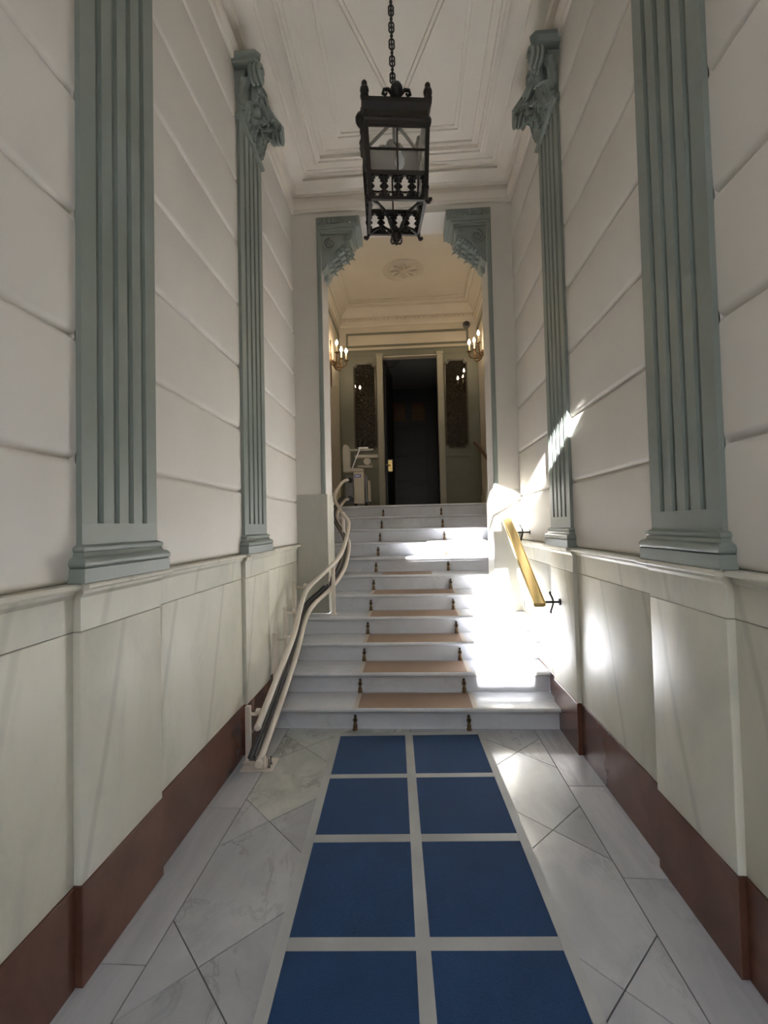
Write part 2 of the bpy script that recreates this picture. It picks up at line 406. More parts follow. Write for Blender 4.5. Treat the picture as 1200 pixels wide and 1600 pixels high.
# ------------------------------------------------------------------ staircase
st = thing('staircase', (0, D1, 0), 'white marble staircase climbing from the corridor to the landing', 'staircase')
NOSE = .045
for k in range(11):
    y = D1 + k * T; z = (k + 1) * R
    if k < 4: x0, x1 = -1.125, 1.04
    elif k == 4: x0, x1 = -.815, .775
    else: x0, x1 = HXL + .002, HXR - .002
    yb = y + T + NOSE
    if k == 10: yb = y + .35
    def treadpoly(ya, yb_):
        pts = [(yb_, z - .032), (yb_, z)]
        for i in range(7):
            a = PI / 2 + i / 6 * PI; pts.append((ya + .016 + .016 * math.cos(a), z - .016 + .016 * math.sin(a)))
        return pts
    mb = MB()
    if k == 3:
        mb.prism(treadpoly(y, YE - .015), 'x', x0, x1); mb.box(-.815, .775, YE - .015, yb, z - .032, z)
    elif k == 4:
        mb.prism(treadpoly(y, YE2 + .02), 'x', x0, x1); mb.box(HXL, HXR, YE2 + .02, yb, z - .032, z)
    else: mb.prism(treadpoly(y, yb), 'x', x0, x1)
    tr = mb.build('tread', 'stair_marble', st, smooth=50)
    rx0, rx1 = (x0, x1) if k != 3 else (-1.125, 1.04)
    MB().box(rx0, rx1, y + NOSE, y + NOSE + .02, z - R, z - .032).build('riser', 'stair_marble', st)
    if k < 6:
        a, b = (-.425 + .006 * k, .405) if k < 5 else (-.33, .2)
        yr = min(yb - .03, y + T + NOSE - .004)
        MB().box(a, b, y + .02, yr, z, z + .0012).build('glue_patch', 'glue', tr)
        if k < 5:
            MB().box(a - .032, a, y + .014, yr, z, z + .0010).build('glue_edge', 'glue_pale', tr)
            MB().box(b, b + .035, y + .014, yr, z, z + .0010).build('glue_edge', 'glue_pale', tr)
land = MB().box(HXL, HXR, D1 + 10 * T + .35, 10.4, ZL - .1, ZL).build('floor_landing', 'stair_marble', kind='structure')

# carpet-rod brackets at the foot of each riser
def bracket_mesh(name):
    b = thing(name, (0, 0, 0))
    MB().lathe([(.006, 0), (.019, .002), (.02, .012), (.014, .018), (.016, .026), (.016, .036), (.011, .042), (.010, .052)], (0, -.022, 0), 12).build('foot', 'old_brass', b, smooth=40)
    MB().box(-.009, .009, -.005, 0, .03, .10).build('plate', 'black_iron', b)
    rg = [(0.013 * math.cos(a), -.018, .070 + .016 * math.sin(a)) for a in [2 * PI * i / 14 for i in range(14)]]
    MB().tube(rg, .0045, 6, True).build('eye', 'old_brass', b, smooth=60)
    MB().lathe([(.002, .088), (.008, .092), (.009, .098), (.004, .106), (.001, .108)], (0, -.012, 0), 10).build('knob', 'black_iron', b, smooth=50)
    return b
proto = bracket_mesh('stair_rod_bracket'); first = True
for k in range(11):
    y = D1 + k * T + NOSE; z = k * R
    for s in (0, 1):
        x = (-.447 + .0055 * k) if s == 0 else (.374 + .0035 * k)
        o = proto if first else copy_tree(proto); first = False
        o.location = (x, y, z)
        lab = '%s brass carpet-rod bracket of the %s stair riser' % ('left-hand' if s == 0 else 'right-hand', ORD[k])
        tag(o, lab, 'bracket', 'carpet-rod brackets on the stairs')

# ------------------------------------------------------------------ blue carpet squares and tape
CA = math.radians(2.15); CP = (-.022, 2.30)
def crot(x, y, z):
    return (CP[0] + x * math.cos(CA) - y * math.sin(CA), CP[1] + x * math.sin(CA) + y * math.cos(CA), z)
rows = [(.48, .975), (-.055, .435), (-.605, -.11), (-1.15, -.66)]
RW = ['farthest row, against the stairs', 'second row from the stairs', 'third row from the stairs', 'nearest row, cut by the photo\'s bottom edge']
for i, (a, b) in enumerate(rows):
    for s in (-1, 1):
        x0, x1 = (-.478, -.02) if s < 0 else (.022, .482)
        MB().box(x0, x1, a, b, 0, .007).xf(crot).build('carpet_tile', 'carpet', label='%s blue carpet square of the %s' % ('left' if s < 0 else 'right', RW[i]), cat='carpet', group='blue carpet squares')
for i in range(3):
    b, a = rows[i][0], rows[i + 1][1]
    MB().box(-.478, .482, a + .001, b - .001, 0, .0074).xf(crot).build('tape_strip', 'tape', label='grey-white tape strip across the runner, %s crosswise strip from the stairs' % ['first', 'second', 'third'][i], cat='tape', group='tape strips on the runner')
MB().box(-.478, .482, .976, 1.02, 0, .0074).xf(crot).build('tape_strip', 'tape', label='grey-white tape strip along the foot of the first stair riser', cat='tape', group='tape strips on the runner')
MB().box(-.025, .027, -1.16, 1.015, .0075, .0084).xf(crot).build('tape_strip', 'tape', label='long tape strip down the middle between the blue squares', cat='tape', group='tape strips on the runner')
MB().box(-.522, -.479, -1.16, 1.02, 0, .0074).xf(crot).build('tape_strip', 'tape', label='long tape strip along the left edge of the blue runner', cat='tape', group='tape strips on the runner')
MB().box(.483, .524, -1.16, 1.02, 0, .0074).xf(crot).build('tape_strip', 'tape', label='long tape strip along the right edge of the blue runner', cat='tape', group='tape strips on the runner')

# ------------------------------------------------------------------ pilasters
def leaf(mb, M, u0, v0, w0, h, wd, curl, lean=0.0, nt_=12, ns=9, thick=.012):
    # acanthus leaf on basis M(u,v,w): grid with lobed edges, curling out at the tip
    front = []; back = []
    for i in range(nt_ + 1):
        t = i / nt_
        hw = wd * (.62 + .5 * math.sin(PI * min(1, t * .95 + .08))) * (1 - .38 * abs(math.sin(4.5 * PI * t))) * (1 if t < .75 else max(.4, 1 - (t - .75) * 2.2))
        ang = max(0, (t - .55) / .45) * 2.3
        wv = w0 + h * (t if t < .55 else .55 + .36 * math.sin(ang) / 2.3 * 1.25)
        vv = v0 + .012 * math.sin(PI * t) + curl * (t ** 2 * .35) + (curl * .85 * (1 - math.cos(ang)) / 1.67 if t > .55 else 0)
        fr = []; bk = []
        for j in range(ns + 1):
            s = -1 + 2 * j / ns
            rib = .014 * (1 - abs(s)) ** 1.5 + .010 * math.cos(s * 9) * (.6 + .4 * math.sin(9 * PI * t))
            u = u0 + s * hw + lean * t
            fr.append(M(u, vv + rib - .012 * s * s, wv - .02 * h * s * s)); bk.append(M(u, vv - thick - .012 * s * s, wv - .02 * h * s * s))
        front.append(fr); back.append(bk)
    rings = [f + b[::-1] for f, b in zip(front, back)]
    mb.loft(rings)
def pilaster(sg, px, y0, y1, label):
    # sg=+1: left wall (faces +x)
    yc = (y0 + y1) / 2; hw = (y1 - y0) / 2; wx = px - sg * .024
    root = thing('pilaster', (px, yc, 1.312), label, 'pilaster', 'fluted green pilasters')
    n = 4; fw = .034
    cs = [yc - hw + (y1 - y0) * q for q in (.205, .405, .60, .80)]
    poly = [(wx, y0), (px, y0)]
    for c in cs:
        poly += [(px, c - fw / 2), (px - sg * .015, c - fw / 2 + .002), (px - sg * .019, c - fw / 4), (px - sg * .019, c + fw / 4), (px - sg * .015, c + fw / 2 - .002), (px, c + fw / 2)]
    poly += [(px, y1), (wx, y1)]
    mb = MB().prism(poly, 'z', 1.512, 4.27)
    mb.box(wx, px, y0, y1, 1.43, 1.5118)
    mb.build('shaft', 'green_paint', root)
    def ring(p, z): return [(wx, yc - hw - p, z), (px + sg * p, yc - hw - p, z), (px + sg * p, yc + hw + p, z), (wx, yc + hw + p, z)]
    MB().loft([ring(.036, 1.314), ring(.036, 1.361), ring(.030, 1.363)]).build('plinth', 'green_paint', root, bevel=None)
    pr = [(.030, 1.363), (.037, 1.370), (.039, 1.378), (.036, 1.388), (.028, 1.396), (.020, 1.398), (.016, 1.403), (.014, 1.412), (.012, 1.414), (.017, 1.418), (.019, 1.425), (.016, 1.432), (.006, 1.436), (.0, 1.440)]
    MB().loft([ring(p, z) for p, z in pr]).build('base_moulding', 'green_paint', root, smooth=45)
    pr = [(.0, 4.255), (.016, 4.258), (.022, 4.268), (.022, 4.282), (.016, 4.292), (.004, 4.296)]
    MB().loft([ring(p, z) for p, z in pr]).build('collar', 'green_paint', root, smooth=45)
    # capital
    M = lambda u, v, w: (px + sg * v, yc + u, 4.29 + w)
    cap = MB()
    cap.loft([[M(-hw - a, -.02, z), M(-hw - a, b, z), M(hw + a, b, z), M(hw + a, -.02, z)] for a, b, z in ((-.005, .0, 0), (-.004, .01, .1), (.01, .03, .2), (.035, .06, .27))])
    cap = cap.build('capital', 'green_paint', root)
    mb = MB()
    for u in (-.15, 0, .15): leaf(mb, M, u, .014, 0, .19, .062, .075)
    mb.build('lower_leaves', 'green_paint', cap, smooth=50)
    mb = MB()
    for u in (-.205, -.075, .075, .205): leaf(mb, M, u, .02, .06, .24, .05, .10, lean=.03 if u > 0 else -.03)
    mb.build('upper_leaves', 'green_paint', cap, smooth=50)
    rng = random.Random(3)
    mb = MB()
    for i in range(26):
        u = -.21 + .42 * rng.random(); w_ = .07 + .19 * rng.random(); v_ = .05 + .35 * (w_ - .05) + .02 * rng.random(); r_ = .014 + .012 * rng.random(); a0 = rng.random() * 6.28
        pts = spiral(0, 0, r_, r_ * .3, a0, .9, 9)
        mb.tube([M(u + p[0], v_ + .012 * k_ / 9, w_ + p[1]) for k_, p in enumerate(pts)], [.008 - .004 * k_ / 9 for k_ in range(10)], 5)
    mb.build('tendrils', 'green_paint', cap, smooth=60, kind='stuff')
    for s in (-1, 1):
        mb = MB()
        for vo in (.055, .085, .115):
            pts = spiral(0, 0, .062, .010, PI * .75, -1.7)
            mb.tube([M(s * (hw + .02 + p[0] * .9), vo + .05 * (1 - abs(p[0]) * 3) , .235 + p[1]) for p in pts], [.017 - .010 * i / 22 for i in range(23)], 7)
        mb.tube([M(s * .06, .03, .13), M(s * .12, .055, .19), M(s * .19, .085, .25), M(s * (hw + .01), .11, .285)], [.010, .014, .018, .018], 7)
        mb.build('volute', 'green_paint', cap, smooth=50)
    def abring(g, z):
        pts = [M(-hw - .085 - g, -.02, z), M(-hw - .085 - g, .135 + g, z), M(-hw - .05 - g, .165 + g, z)]
        for i in range(9):
            a = -1 + 2 * i / 8; pts.append(M(a * (hw + .02), .095 + g + .055 * a * a, z))
        pts += [M(hw + .05 + g, .165 + g, z), M(hw + .085 + g, .135 + g, z), M(hw + .085 + g, -.02, z)]
        return pts
    MB().loft([abring(-.012, .285), abring(-.006, .292), abring(-.006, .31), abring(.006, .322), abring(.008, .345)]).build('abacus', 'green_paint', cap, smooth=40)
    mb = MB()
    for i in range(5):
        a = i * 2 * PI / 5; mb.lathe([(.002, -.012), (.016, -.006), (.018, .004), (.002, .010)], M(.026 * math.cos(a), .115, .315 + .026 * math.sin(a)), 8, 'x')
    mb.build('flower', 'green_paint', cap, smooth=60)
    return root
pilaster(1, -1.10, *PIL_L[0], 'near left fluted grey-green pilaster, its top above the photo')
pilaster(1, -1.10, *PIL_L[1], 'far left fluted grey-green pilaster with carved leafy capital, behind the stair-lift foot')
pilaster(-1, 1.015, *PIL_R[0], 'near right fluted grey-green pilaster, its top above the photo')
pilaster(-1, 1.015, *PIL_R[1], 'far right fluted grey-green pilaster with carved leafy capital, beside the brass handrail')

# ------------------------------------------------------------------ corbels in the opening
def corbel(sg, label):
    # sg=-1 left jamb
    OX = OXL if sg < 0 else OXR
    X = lambda a: sg * (OX - a)      # a measured from the jamb into the opening
    root = thing('corbel', (X(0), YE, 4.05), label, 'corbel', 'carved corbels of the opening')
    MB().box(X(-.045), X(.385), YE - .03, YE2 - .02, 4.43, 4.54).build('slab', 'green_paint', root, bevel=(.006, 2))
    mb = MB()
    for i in range(13):
        a = -.025 + i * .031; mb.box(X(a), X(a + .017), YE - .046, YE - .03, 4.468, 4.528)
    mb.build('flutes', 'green_paint', root)
    MB().box(X(-.04), X(.345), YE - .02, YE2 - .03, 4.405, 4.43).box(X(-.035), X(.315), YE - .012, YE2 - .03, 4.38, 4.405).build('moulding', 'green_paint', root, bevel=(.004, 1))
    # console: S profile extruded along y
    prof = [(0, 4.38), (.27, 4.38)] + [(.27 + .035 * math.sin(a), 4.345 + .035 * math.cos(a)) for a in [PI * i / 8 for i in range(1, 9)]]
    prof += [(.245, 4.305), (.215, 4.285), (.18, 4.255), (.15, 4.225), (.125, 4.19), (.10, 4.165), (.075, 4.135), (.06, 4.10), (.045, 4.06), (.02, 4.03), (0, 4.02)]
    con = MB().prism([(X(a), z) for a, z in prof], 'y', YE + .005, YE2 - .05).build('console', 'green_paint', root, smooth=40)
    # eye spiral on the front face, leaf along the curved underside
    mb = MB()
    sp = spiral(.085, 4.28, .072, .008, PI / 2, 2.1, 34); mb.tube([(X(p[0]), YE + .0, p[1]) for p in sp], .012, 6)
    mb.build('scroll', 'green_paint', con, smooth=60); mb = MB()
    sp = spiral(.245, 4.345, .032, .006, PI * 1.2, 1.6, 24); mb.tube([(X(p[0]), YE + .002, p[1]) for p in sp], .008, 6)
    mb.build('scroll', 'green_paint', con, smooth=60)
    mb = MB()
    M = lambda u, v, w_: (X(.012 + .30 * max(w_, 0) ** 1.15 + v * .72), YE + .145 + u, 4.045 + .265 * w_ - v * .69)
    for i, (w0, hh) in enumerate(((.0, .42), (.22, .42), (.44, .40), (.64, .34))):
        for u in (-.085, 0, .085): leaf(mb, M, u, -.012, w0, hh, .046, .05, nt_=9, ns=7)
    mb.build('leaf', 'green_paint', con, smooth=60)
    MB().lathe([(.005, 3.975), (.02, 3.985), (.026, 4.005), (.022, 4.03), (.028, 4.05)], (X(.02), YE + .14, 0), 10).build('drop', 'green_paint', con, smooth=60)
corbel(-1, 'carved grey-green corbel in the top left corner of the stair opening')
corbel(1, 'carved grey-green corbel in the top right corner of the stair opening')

# ------------------------------------------------------------------ upper hall
wl = MB().box(HXL - .2, HXL, YE2, YB, .6, ZH + .1).build('wall_hall_left', 'hall_plaster', kind='structure')
wr = MB().box(HXR, HXR + .2, YE2, YB, .6, ZH + .1).build('wall_hall_right', 'hall_plaster', kind='structure')
hc = MB().box(HXL - .2, HXR + .2, YE2, YB + .2, ZH, ZH + .2).build('ceiling_hall', 'hall_plaster', kind='structure')
PH = [(0, 4.98), (.02, 4.985), (.03, 5.0), (.03, 5.03), (.045, 5.04), (.05, 5.07), (.05, 5.13), (.065, 5.14), (.08, 5.17), (.11, 5.21), (.15, 5.24), (.17, 5.25), (.17, 5.275), (.20, 5.285), (.22, 5.30), (.22, 5.33), (.25, 5.335), (.25, 5.35), (0, 5.35)]
ring_mould('cornice', PH, hc, 'hall_plaster', x0=HXL, x1=HXR, y0=YE2, y1=YB)
mb = MB()
for i in range(30):
    x = HXL + .09 + i * (HXR - HXL - .18) / 29
    mb.tube([(x - .03, YB - .052, 5.11), (x - .012, YB - .062, 5.125), (x, YB - .056, 5.09), (x + .014, YB - .062, 5.075), (x + .03, YB - .052, 5.09)], .008, 5)
mb.build('frieze_ornament', 'hall_plaster', hc, smooth=60)
# green strips framing the wall fields
MB().box(HXL, HXL + .015, YE2 + .1, YB - .10, 4.77, 4.82).build('moulding_strip', 'pale_green_paint', wl)
MB().box(HXL, HXL + .015, YB - .15, YB - .10, 1.95, 4.77).build('moulding_strip', 'pale_green_paint', wl)
MB().box(HXR - .015, HXR, YE2 + .1, YB - .10, 4.77, 4.82).build('moulding_strip', 'pale_green_paint', wr)
MB().box(HXR - .015, HXR, YB - .15, YB - .10, 1.95, 4.77).build('moulding_strip', 'pale_green_paint', wr)
# rosette
ro = thing('ceiling_rosette', (-.036, 6.92, ZH), 'round moulded plaster rosette on the hall ceiling', 'rosette')
mb = MB()
for r in (.30, .26, .225): mb.tube([(-.036 + r * math.cos(a), 6.92 + r * math.sin(a), ZH) for a in [2 * PI * i / 40 for i in range(40)]], .012, 6, True)
mb.build('rings', 'hall_plaster', ro, smooth=60)
for i in range(8):
    a = i * PI / 4
    mb = MB().tube([(-.036 + r * math.cos(a + da), 6.92 + r * math.sin(a + da), ZH - zz) for r, da, zz in ((.04, 0, .008), (.09, .06, .016), (.14, .1, .018), (.18, .02, .012), (.20, -.1, .004))], [.012, .02, .024, .018, .006], 7)
    mb.build('petal', 'hall_plaster', ro, smooth=60)
MB().lathe([(.001, ZH - .035), (.02, ZH - .03), (.04, ZH - .015), (.05, ZH)], (-.036, 6.92, 0), 14).build('boss', 'hall_plaster', ro, smooth=60)

# back wall with woodwork
DX0, DX1, DZ = -.445, .51, 4.43
mb = MB().box(HXL - .2, DX0, YB, YB + .15, ZL, ZH + .1).box(DX1, HXR + .2, YB, YB + .15, ZL, ZH + .1).box(DX0, DX1, YB, YB + .15, DZ, ZH + .1)
wb = mb.build('wall_back', 'hall_plaster', kind='structure')
def frame_rect(x0, x1, z0, z1, wdt, y0, y1):
    return MB().box(x0, x1, y0, y1, z1 - wdt, z1).box(x0, x1, y0, y1, z0, z0 + wdt).box(x0, x0 + wdt, y0, y1, z0 + wdt, z1 - wdt).box(x1 - wdt, x1, y0, y1, z0 + wdt, z1 - wdt)
frame_rect(-1.08, 1.06, 4.615, 4.87, .035, YB - .015, YB).build('frieze_frame', 'pale_green_paint', wb)
MB().box(HXL, HXR, YB - .03, YB, DZ + .02, 4.53).box(HXL, HXR, YB - .045, YB, 4.53, 4.555).build('lintel', 'pale_green_paint', wb)
for s, a, b in ((-1, HXL, -.545), (1, .605, HXR)):
    MB().box(a, b, YB - .02, YB, ZL, DZ + .02).build('wood_board', 'pale_green_paint', wb)
    x0, x1 = (-.96, -.565) if s < 0 else (.625, 1.02)
    frame_rect(x0 - .02, x1 + .02, 1.95, 2.68, .03, YB - .03, YB - .02).build('panel_moulding', 'pale_green_paint', wb)
    tx = (-.545, DX0) if s < 0 else (DX1, .605)
    MB().box(tx[0], tx[1], YB - .045, YB, ZL, DZ).box(tx[0] - .01, tx[1] + .01, YB - .055, YB, DZ, DZ + .05).build('door_trim', 'cream_wood', wb)
    # glazed side light with notched corners
    z0, z1 = 2.78, 4.33
    def notched(g):
        q = .055
        A, B, U, V = x0 + g, x1 - g, z0 + g, z1 - g
        pts = []
        for cx, cz, a0 in ((A, U, PI / 2), (B, U, PI), (B, V, 1.5 * PI), (A, V, 0)):
            arc = [(cx + q * math.cos(a0 - i / 6 * PI / 2), cz + q * math.sin(a0 - i / 6 * PI / 2)) for i in range(7)]
            pts += arc if True else []
        return pts
    wi = thing('window_1' if s < 0 else 'window_2', ((x0 + x1) / 2, YB - .03, z0), kind='structure')
    MB().prism(notched(.012), 'y', YB - .028, YB - .021).build('pane', 'dark_glass', wi)
    outer, inner = notched(0), notched(.025)
    rings = [[(p[0], YB - .021, p[1]) for p in outer], [(p[0], YB - .040, p[1]) for p in outer], [(p[0], YB - .034, p[1]) for p in inner], [(p[0], YB - .021, p[1]) for p in inner]]
    MB().loft([list(z) for z in zip(*rings)], closed=True).build('bead', 'dark_bead', wi)
# vestibule behind the opening
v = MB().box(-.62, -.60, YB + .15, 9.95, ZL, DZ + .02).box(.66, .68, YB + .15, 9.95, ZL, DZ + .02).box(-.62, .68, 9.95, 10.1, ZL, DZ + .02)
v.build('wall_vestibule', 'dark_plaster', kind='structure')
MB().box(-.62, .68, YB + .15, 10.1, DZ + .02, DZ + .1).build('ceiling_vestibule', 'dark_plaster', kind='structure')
dr = thing('door_1', (.03, 9.93, ZL), kind='structure')
MB().box(-.58, .66, 9.91, 9.949, ZL, 4.43).build('door_leaf', 'black_door', dr)
for a, b in ((-.36, -.08), (.06, .34)):
    MB().box(a, b, 9.90, 9.91, 3.72, 4.12).build('pane', 'brown_pane', dr)
    for z0, z1 in ((1.92, 2.3), (2.42, 2.95), (3.05, 3.6)):
        frame_rect(a, b, z0, z1, .02, 9.895, 9.91).build('panel_moulding', 'black_door', dr)
d2 = thing('door_2', (DX0 + .03, YB + .16, ZL), kind='structure')
MB().box(DX0 + .005, DX0 + .045, YB + .02, YB + .92, ZL + .01, 4.38).xf(lambda x, y, z: (x + (y - YB) * .10, y, z)).build('door_leaf', 'black_door', d2)
MB().box(DX0 + .06, DX0 + .13, YB + .02, YB + .03, 2.42, 2.62).build('handle_plate', 'brass', d2)
MB().tube([(DX0 + .095, YB + .02, 2.53), (DX0 + .095, YB - .03, 2.53), (DX0 + .02, YB - .035, 2.53)], .01, 8).build('handle', 'brass', d2, smooth=60)
# cable across the dark doorway
MB().tube(catmull([(DX0, YB + .3, 4.34), (-.30, YB + .3, 4.35), (-.22, YB + .3, 4.41), (-.16, YB + .3, DZ + .02)], 5), .008, 6).build('cable', 'black_iron', label='thin black cable hanging in the top left of the dark doorway', cat='cable')
# dome camera
dc = thing('dome_camera', (1.03, YB - .02, 4.90), 'small round dark dome camera above the right wall sconce', 'camera')
MB().lathe([(.065, YB - .002), (.065, YB - .02), (.055, YB - .035), (.042, YB - .04)], (1.03, 0, 4.935), 20, 'y').build('housing', 'grey_metal', dc, smooth=40)
MB().lathe([(.040, YB - .036), (.036, YB - .052), (.022, YB - .068), (.002, YB - .074)], (1.03, 0, 4.935), 16, 'y').build('dome', 'dark_rubber', dc, smooth=60)
# wooden handrail at the back right
hr = thing('wall_handrail', (1.12, 7.4, 2.4), 'short brown wooden handrail on the right wall of the upper hall', 'handrail')
MB().tube([(1.10, 7.9, 2.86), (1.13, 7.4, 2.64), (1.15, 6.9, 2.42)], .022, 8).build('rail', 'brown_wood', hr, smooth=60)
for y, z in ((7.75, 2.79), (7.05, 2.49)): MB().tube([(1.12, y, z), (1.16, y, z - .05), (HXR, y, z - .05)], .008, 6).build('bracket', 'old_brass', hr, smooth=60)

# ------------------------------------------------------------------ wall sconces
def sconce(sg, x, y, z, label):
    root = thing('wall_sconce', (x, y, z), label, 'wall lamp', 'brass candle sconces')
    X = lambda a: x - sg * a          # a: distance out from the wall ; sg=-1 left wall
    prof = [(-.38, .006), (-.30, .016), (-.18, .014), (-.10, .028), (-.05, .05), (0, .058), (.05, .05), (.10, .03), (.16, .045), (.22, .03), (.28, .034), (.33, .018), (.36, .004)]
    ring1 = [(X(.0), y - w_, z + h) for h, w_ in prof] + [(X(.0), y + w_, z + h) for h, w_ in prof[::-1]]
    ring2 = [(X(.018), p[1] * .8 + y * .2, p[2]) for p in ring1]
    MB().loft([ring1, ring2]).build('backplate', 'old_brass', root)
    MB().lathe([(.001, 0), (.03, .005), (.035, .02), (.02, .04), (.024, .055), (.001, .07)], (0, 0, 0), 10, 'x').xf(lambda a, b, c: (X(a + .016), y + b, z + .0 + c)).build('boss', 'old_brass', root, smooth=60)
    tips = [(.13, -.16, .10), (.25, 0.0, .03), (.15, .16, .12)]
    for i, (a, dy, h) in enumerate(tips):
        pts = catmull([(X(.03), y, z), (X(a * .5), y + dy * .45, z - .075), (X(a * .9), y + dy * .95, z - .06), (X(a), y + dy, z + h - .04)], 6)
        arm = MB().tube(pts, .013, 7)
        sp = spiral(0, 0, .042, .008, PI * .5, 1.5, 18)
        arm.tube([(X(a * .55 + p[0]), y + dy * .55, z - .03 + p[1]) for p in sp], .008, 6)
        arm = arm.build('arm', 'old_brass', root, smooth=60)
        c = (X(a), y + dy, z + h)
        MB().lathe([(.004, -.045), (.012, -.035), (.014, -.02), (.036, -.008), (.038, 0), (.013, .004)], c, 12).build('cup', 'old_brass', arm, smooth=50)
        MB().lathe([(.0125, .004), (.0125, .105), (.008, .11)], c, 10).build('candle', 'candle', arm, smooth=50)
        MB().lathe([(.008, .111), (.016, .122), (.0195, .14), (.016, .158), (.008, .175), (.001, .188)], c, 10).build('bulb', 'lamp_glow', arm, smooth=60)
sconce(-1, HXL, 7.02, 4.02, 'brass three-candle wall sconce on the left wall, long backplate showing')
sconce(1, HXR, 7.10, 4.10, 'brass three-candle wall sconce on the right wall, half behind the jamb')

# ------------------------------------------------------------------ hanging lantern (built at the origin, then placed)
LB = thing('hanging_lantern', (0, 0, 0), 'black wrought-iron square lantern hanging on a chain from the corridor ceiling', 'lantern')
hb, ht = .150, .168       # half widths at bottom rail and top of the glass
def hwid(z): return hb + (ht - hb) * z / .40
def ROT(k):
    c, s = [(1, 0), (0, 1), (-1, 0), (0, -1)][k]
    return lambda x, y, z: (x * c - y * s, x * s + y * c, z)
for sx in (-1, 1):
    for sy in (-1, 1):
        MB().bar([(sx * hwid(0), sy * hwid(0), -.01), (sx * ht, sy * ht, .41)], .022, .022).build('corner_post', 'black_iron', LB)
        fo = MB().tube(catmull([(sx * hb, sy * hb, -.005), (sx * (hb + .006), sy * (hb + .006), -.02), (sx * (hb + .014), sy * (hb + .014), -.028), (sx * (hb + .020), sy * (hb + .020), -.018)], 4), .008, 6)
        fo.lathe([(.001, -.012), (.011, -.004), (.011, .006), (.001, .012)], (sx * (hb + .021), sy * (hb + .021), -.016), 8)
        fo.build('foot', 'black_iron', LB, smooth=60)
        MB().lathe([(.022, .53), (.024, .545), (.016, .553), (.022, .562), (.025, .576), (.022, .59), (.012, .598), (.016, .608), (.015, .620), (.007, .63), (.001, .633)], (sx * .172, sy * .172, 0), 12).build('finial', 'black_iron', LB, smooth=50)
        br = catmull([(sx * hb * .96, sy * hb * .96, -.004), (sx * .10, sy * .10, .0), (sx * .055, sy * .055, -.03), (sx * .02, sy * .02, -.085)], 6)
        MB().tube(br, [.007 + .004 * math.sin(i * .5) ** 2 for i in range(len(br))], 6).lathe([(.001, -.02), (.014, -.008), (.012, .008), (.001, .018)], (sx * .07, sy * .07, -.018), 8).build('brace', 'black_iron', LB, smooth=60)
for k in range(4):
    f = ROT(k)
    # rails
    for z, hgt in ((.0, .018), (.135, .026), (.40, .03)):
        h = hwid(z); MB().box(-h, h, -h - .008, -h + .008, z - hgt / 2, z + hgt / 2).xf(f).build('rail', 'black_iron', LB)
    # pierced tracery band
    mb = MB(); h = hwid(.065) - .002; n = 4; p = 2 * h / n
    for i in range(n + 1):
        cx = -h + p * i
        mb.tube([(cx, -h, .008), (cx, -h, .124)], .011, 6)
        mb.lathe([(.001, -.018), (.017, -.010), (.019, 0), (.017, .010), (.001, .018)], (cx, -h, .066), 10)
        for sx in (-1, 1):
            if (i == 0 and sx < 0) or (i == n and sx > 0): continue
            for zz in (.024, .108):
                mb.tube([(cx, -h, zz), (cx + sx * .018, -h, zz)], .008, 6)
                mb.lathe([(.001, -.010), (.009, -.005), (.009, .005), (.001, .010)], (cx + sx * .021, -h, zz + (.008 if zz > .06 else -.006)), 8)
                mb.lathe([(.001, -.009), (.008, -.004), (.008, .004), (.001, .009)], (cx + sx * .014, -h, zz + (-.012 if zz > .06 else .012)), 8)
            mb.lathe([(.001, -.008), (.008, -.004), (.008, .004), (.001, .008)], (cx + sx * .016, -h, .066), 8)
    mb.xf(f).build('tracery', 'black_iron', LB, smooth=60)
    # glazing bars and panes
    z0, z1, zm = .148, .386, .265
    mb = MB().bar([(0, -hwid(z0), z0), (0, -hwid(z1), z1)], .009, .009).box(-hwid(zm), hwid(zm), -hwid(zm) - .0045, -hwid(zm) + .0045, zm - .0045, zm + .0045)
    mb.xf(f).build('glazing_bar', 'black_iron', LB)
    for s in (-1, 1):
        for a, b in ((z0, zm - .005), (zm + .005, z1)):
            w0, w1 = hwid(a) - .012, hwid(b) - .012
            vs = [(s * .005, -hwid(a) + .001, a), (s * w0, -hwid(a) + .001, a), (s * w1, -hwid(b) + .001, b), (s * .005, -hwid(b) + .001, b)]
            MB().loft([[(q[0], q[1], q[2]) for q in vs], [(q[0], q[1] + .003, q[2]) for q in vs]]).xf(f).build('glass_pane', 'frosted_glass', LB)
pts = [(-.155, .15), (-.165, .14), (-.176, .16), (-.172, .20), (-.182, .26), (-.180, .31), (-.192, .36), (-.204, .395), (-.210, .425), (-.198, .43), (-.186, .41), (-.172, .40), (-.16, .39)]
MB().prism(pts, 'y', -.168, -.152).build('side_leaf', 'black_iron', LB)
for k in range(4):
    f = ROT(k); mb = MB(); y_ = -.186
    mb.lathe([(.001, .53), (.024, .534), (.034, .555), (.036, .575), (.026, .598), (.012, .612), (.001, .616)], (0, y_, 0), 10)
    for sx in (-1, 1):
        mb.tube([(sx * x_, y_, z_) for x_, z_ in ((.02, .545), (.045, .572), (.068, .570), (.074, .548), (.060, .540), (.052, .552))], [.012, .010, .009, .009, .008, .007], 6)
    mb.xf(f).build('cresting', 'black_iron', LB, smooth=60)
mb = MB(); sq = lambda h, z: [(-h, -h, z), (h, -h, z), (h, h, z), (-h, h, z)]
def tubering(prof):
    return MB().loft([list(q) for q in zip(*[sq(h, z) for h, z in prof])], closed=True)
tubering([(.160, .412), (.176, .412), (.180, .425), (.172, .44), (.172, .475), (.182, .49), (.190, .505), (.190, .53), (.160, .53)]).build('cornice_frame', 'black_iron', LB)
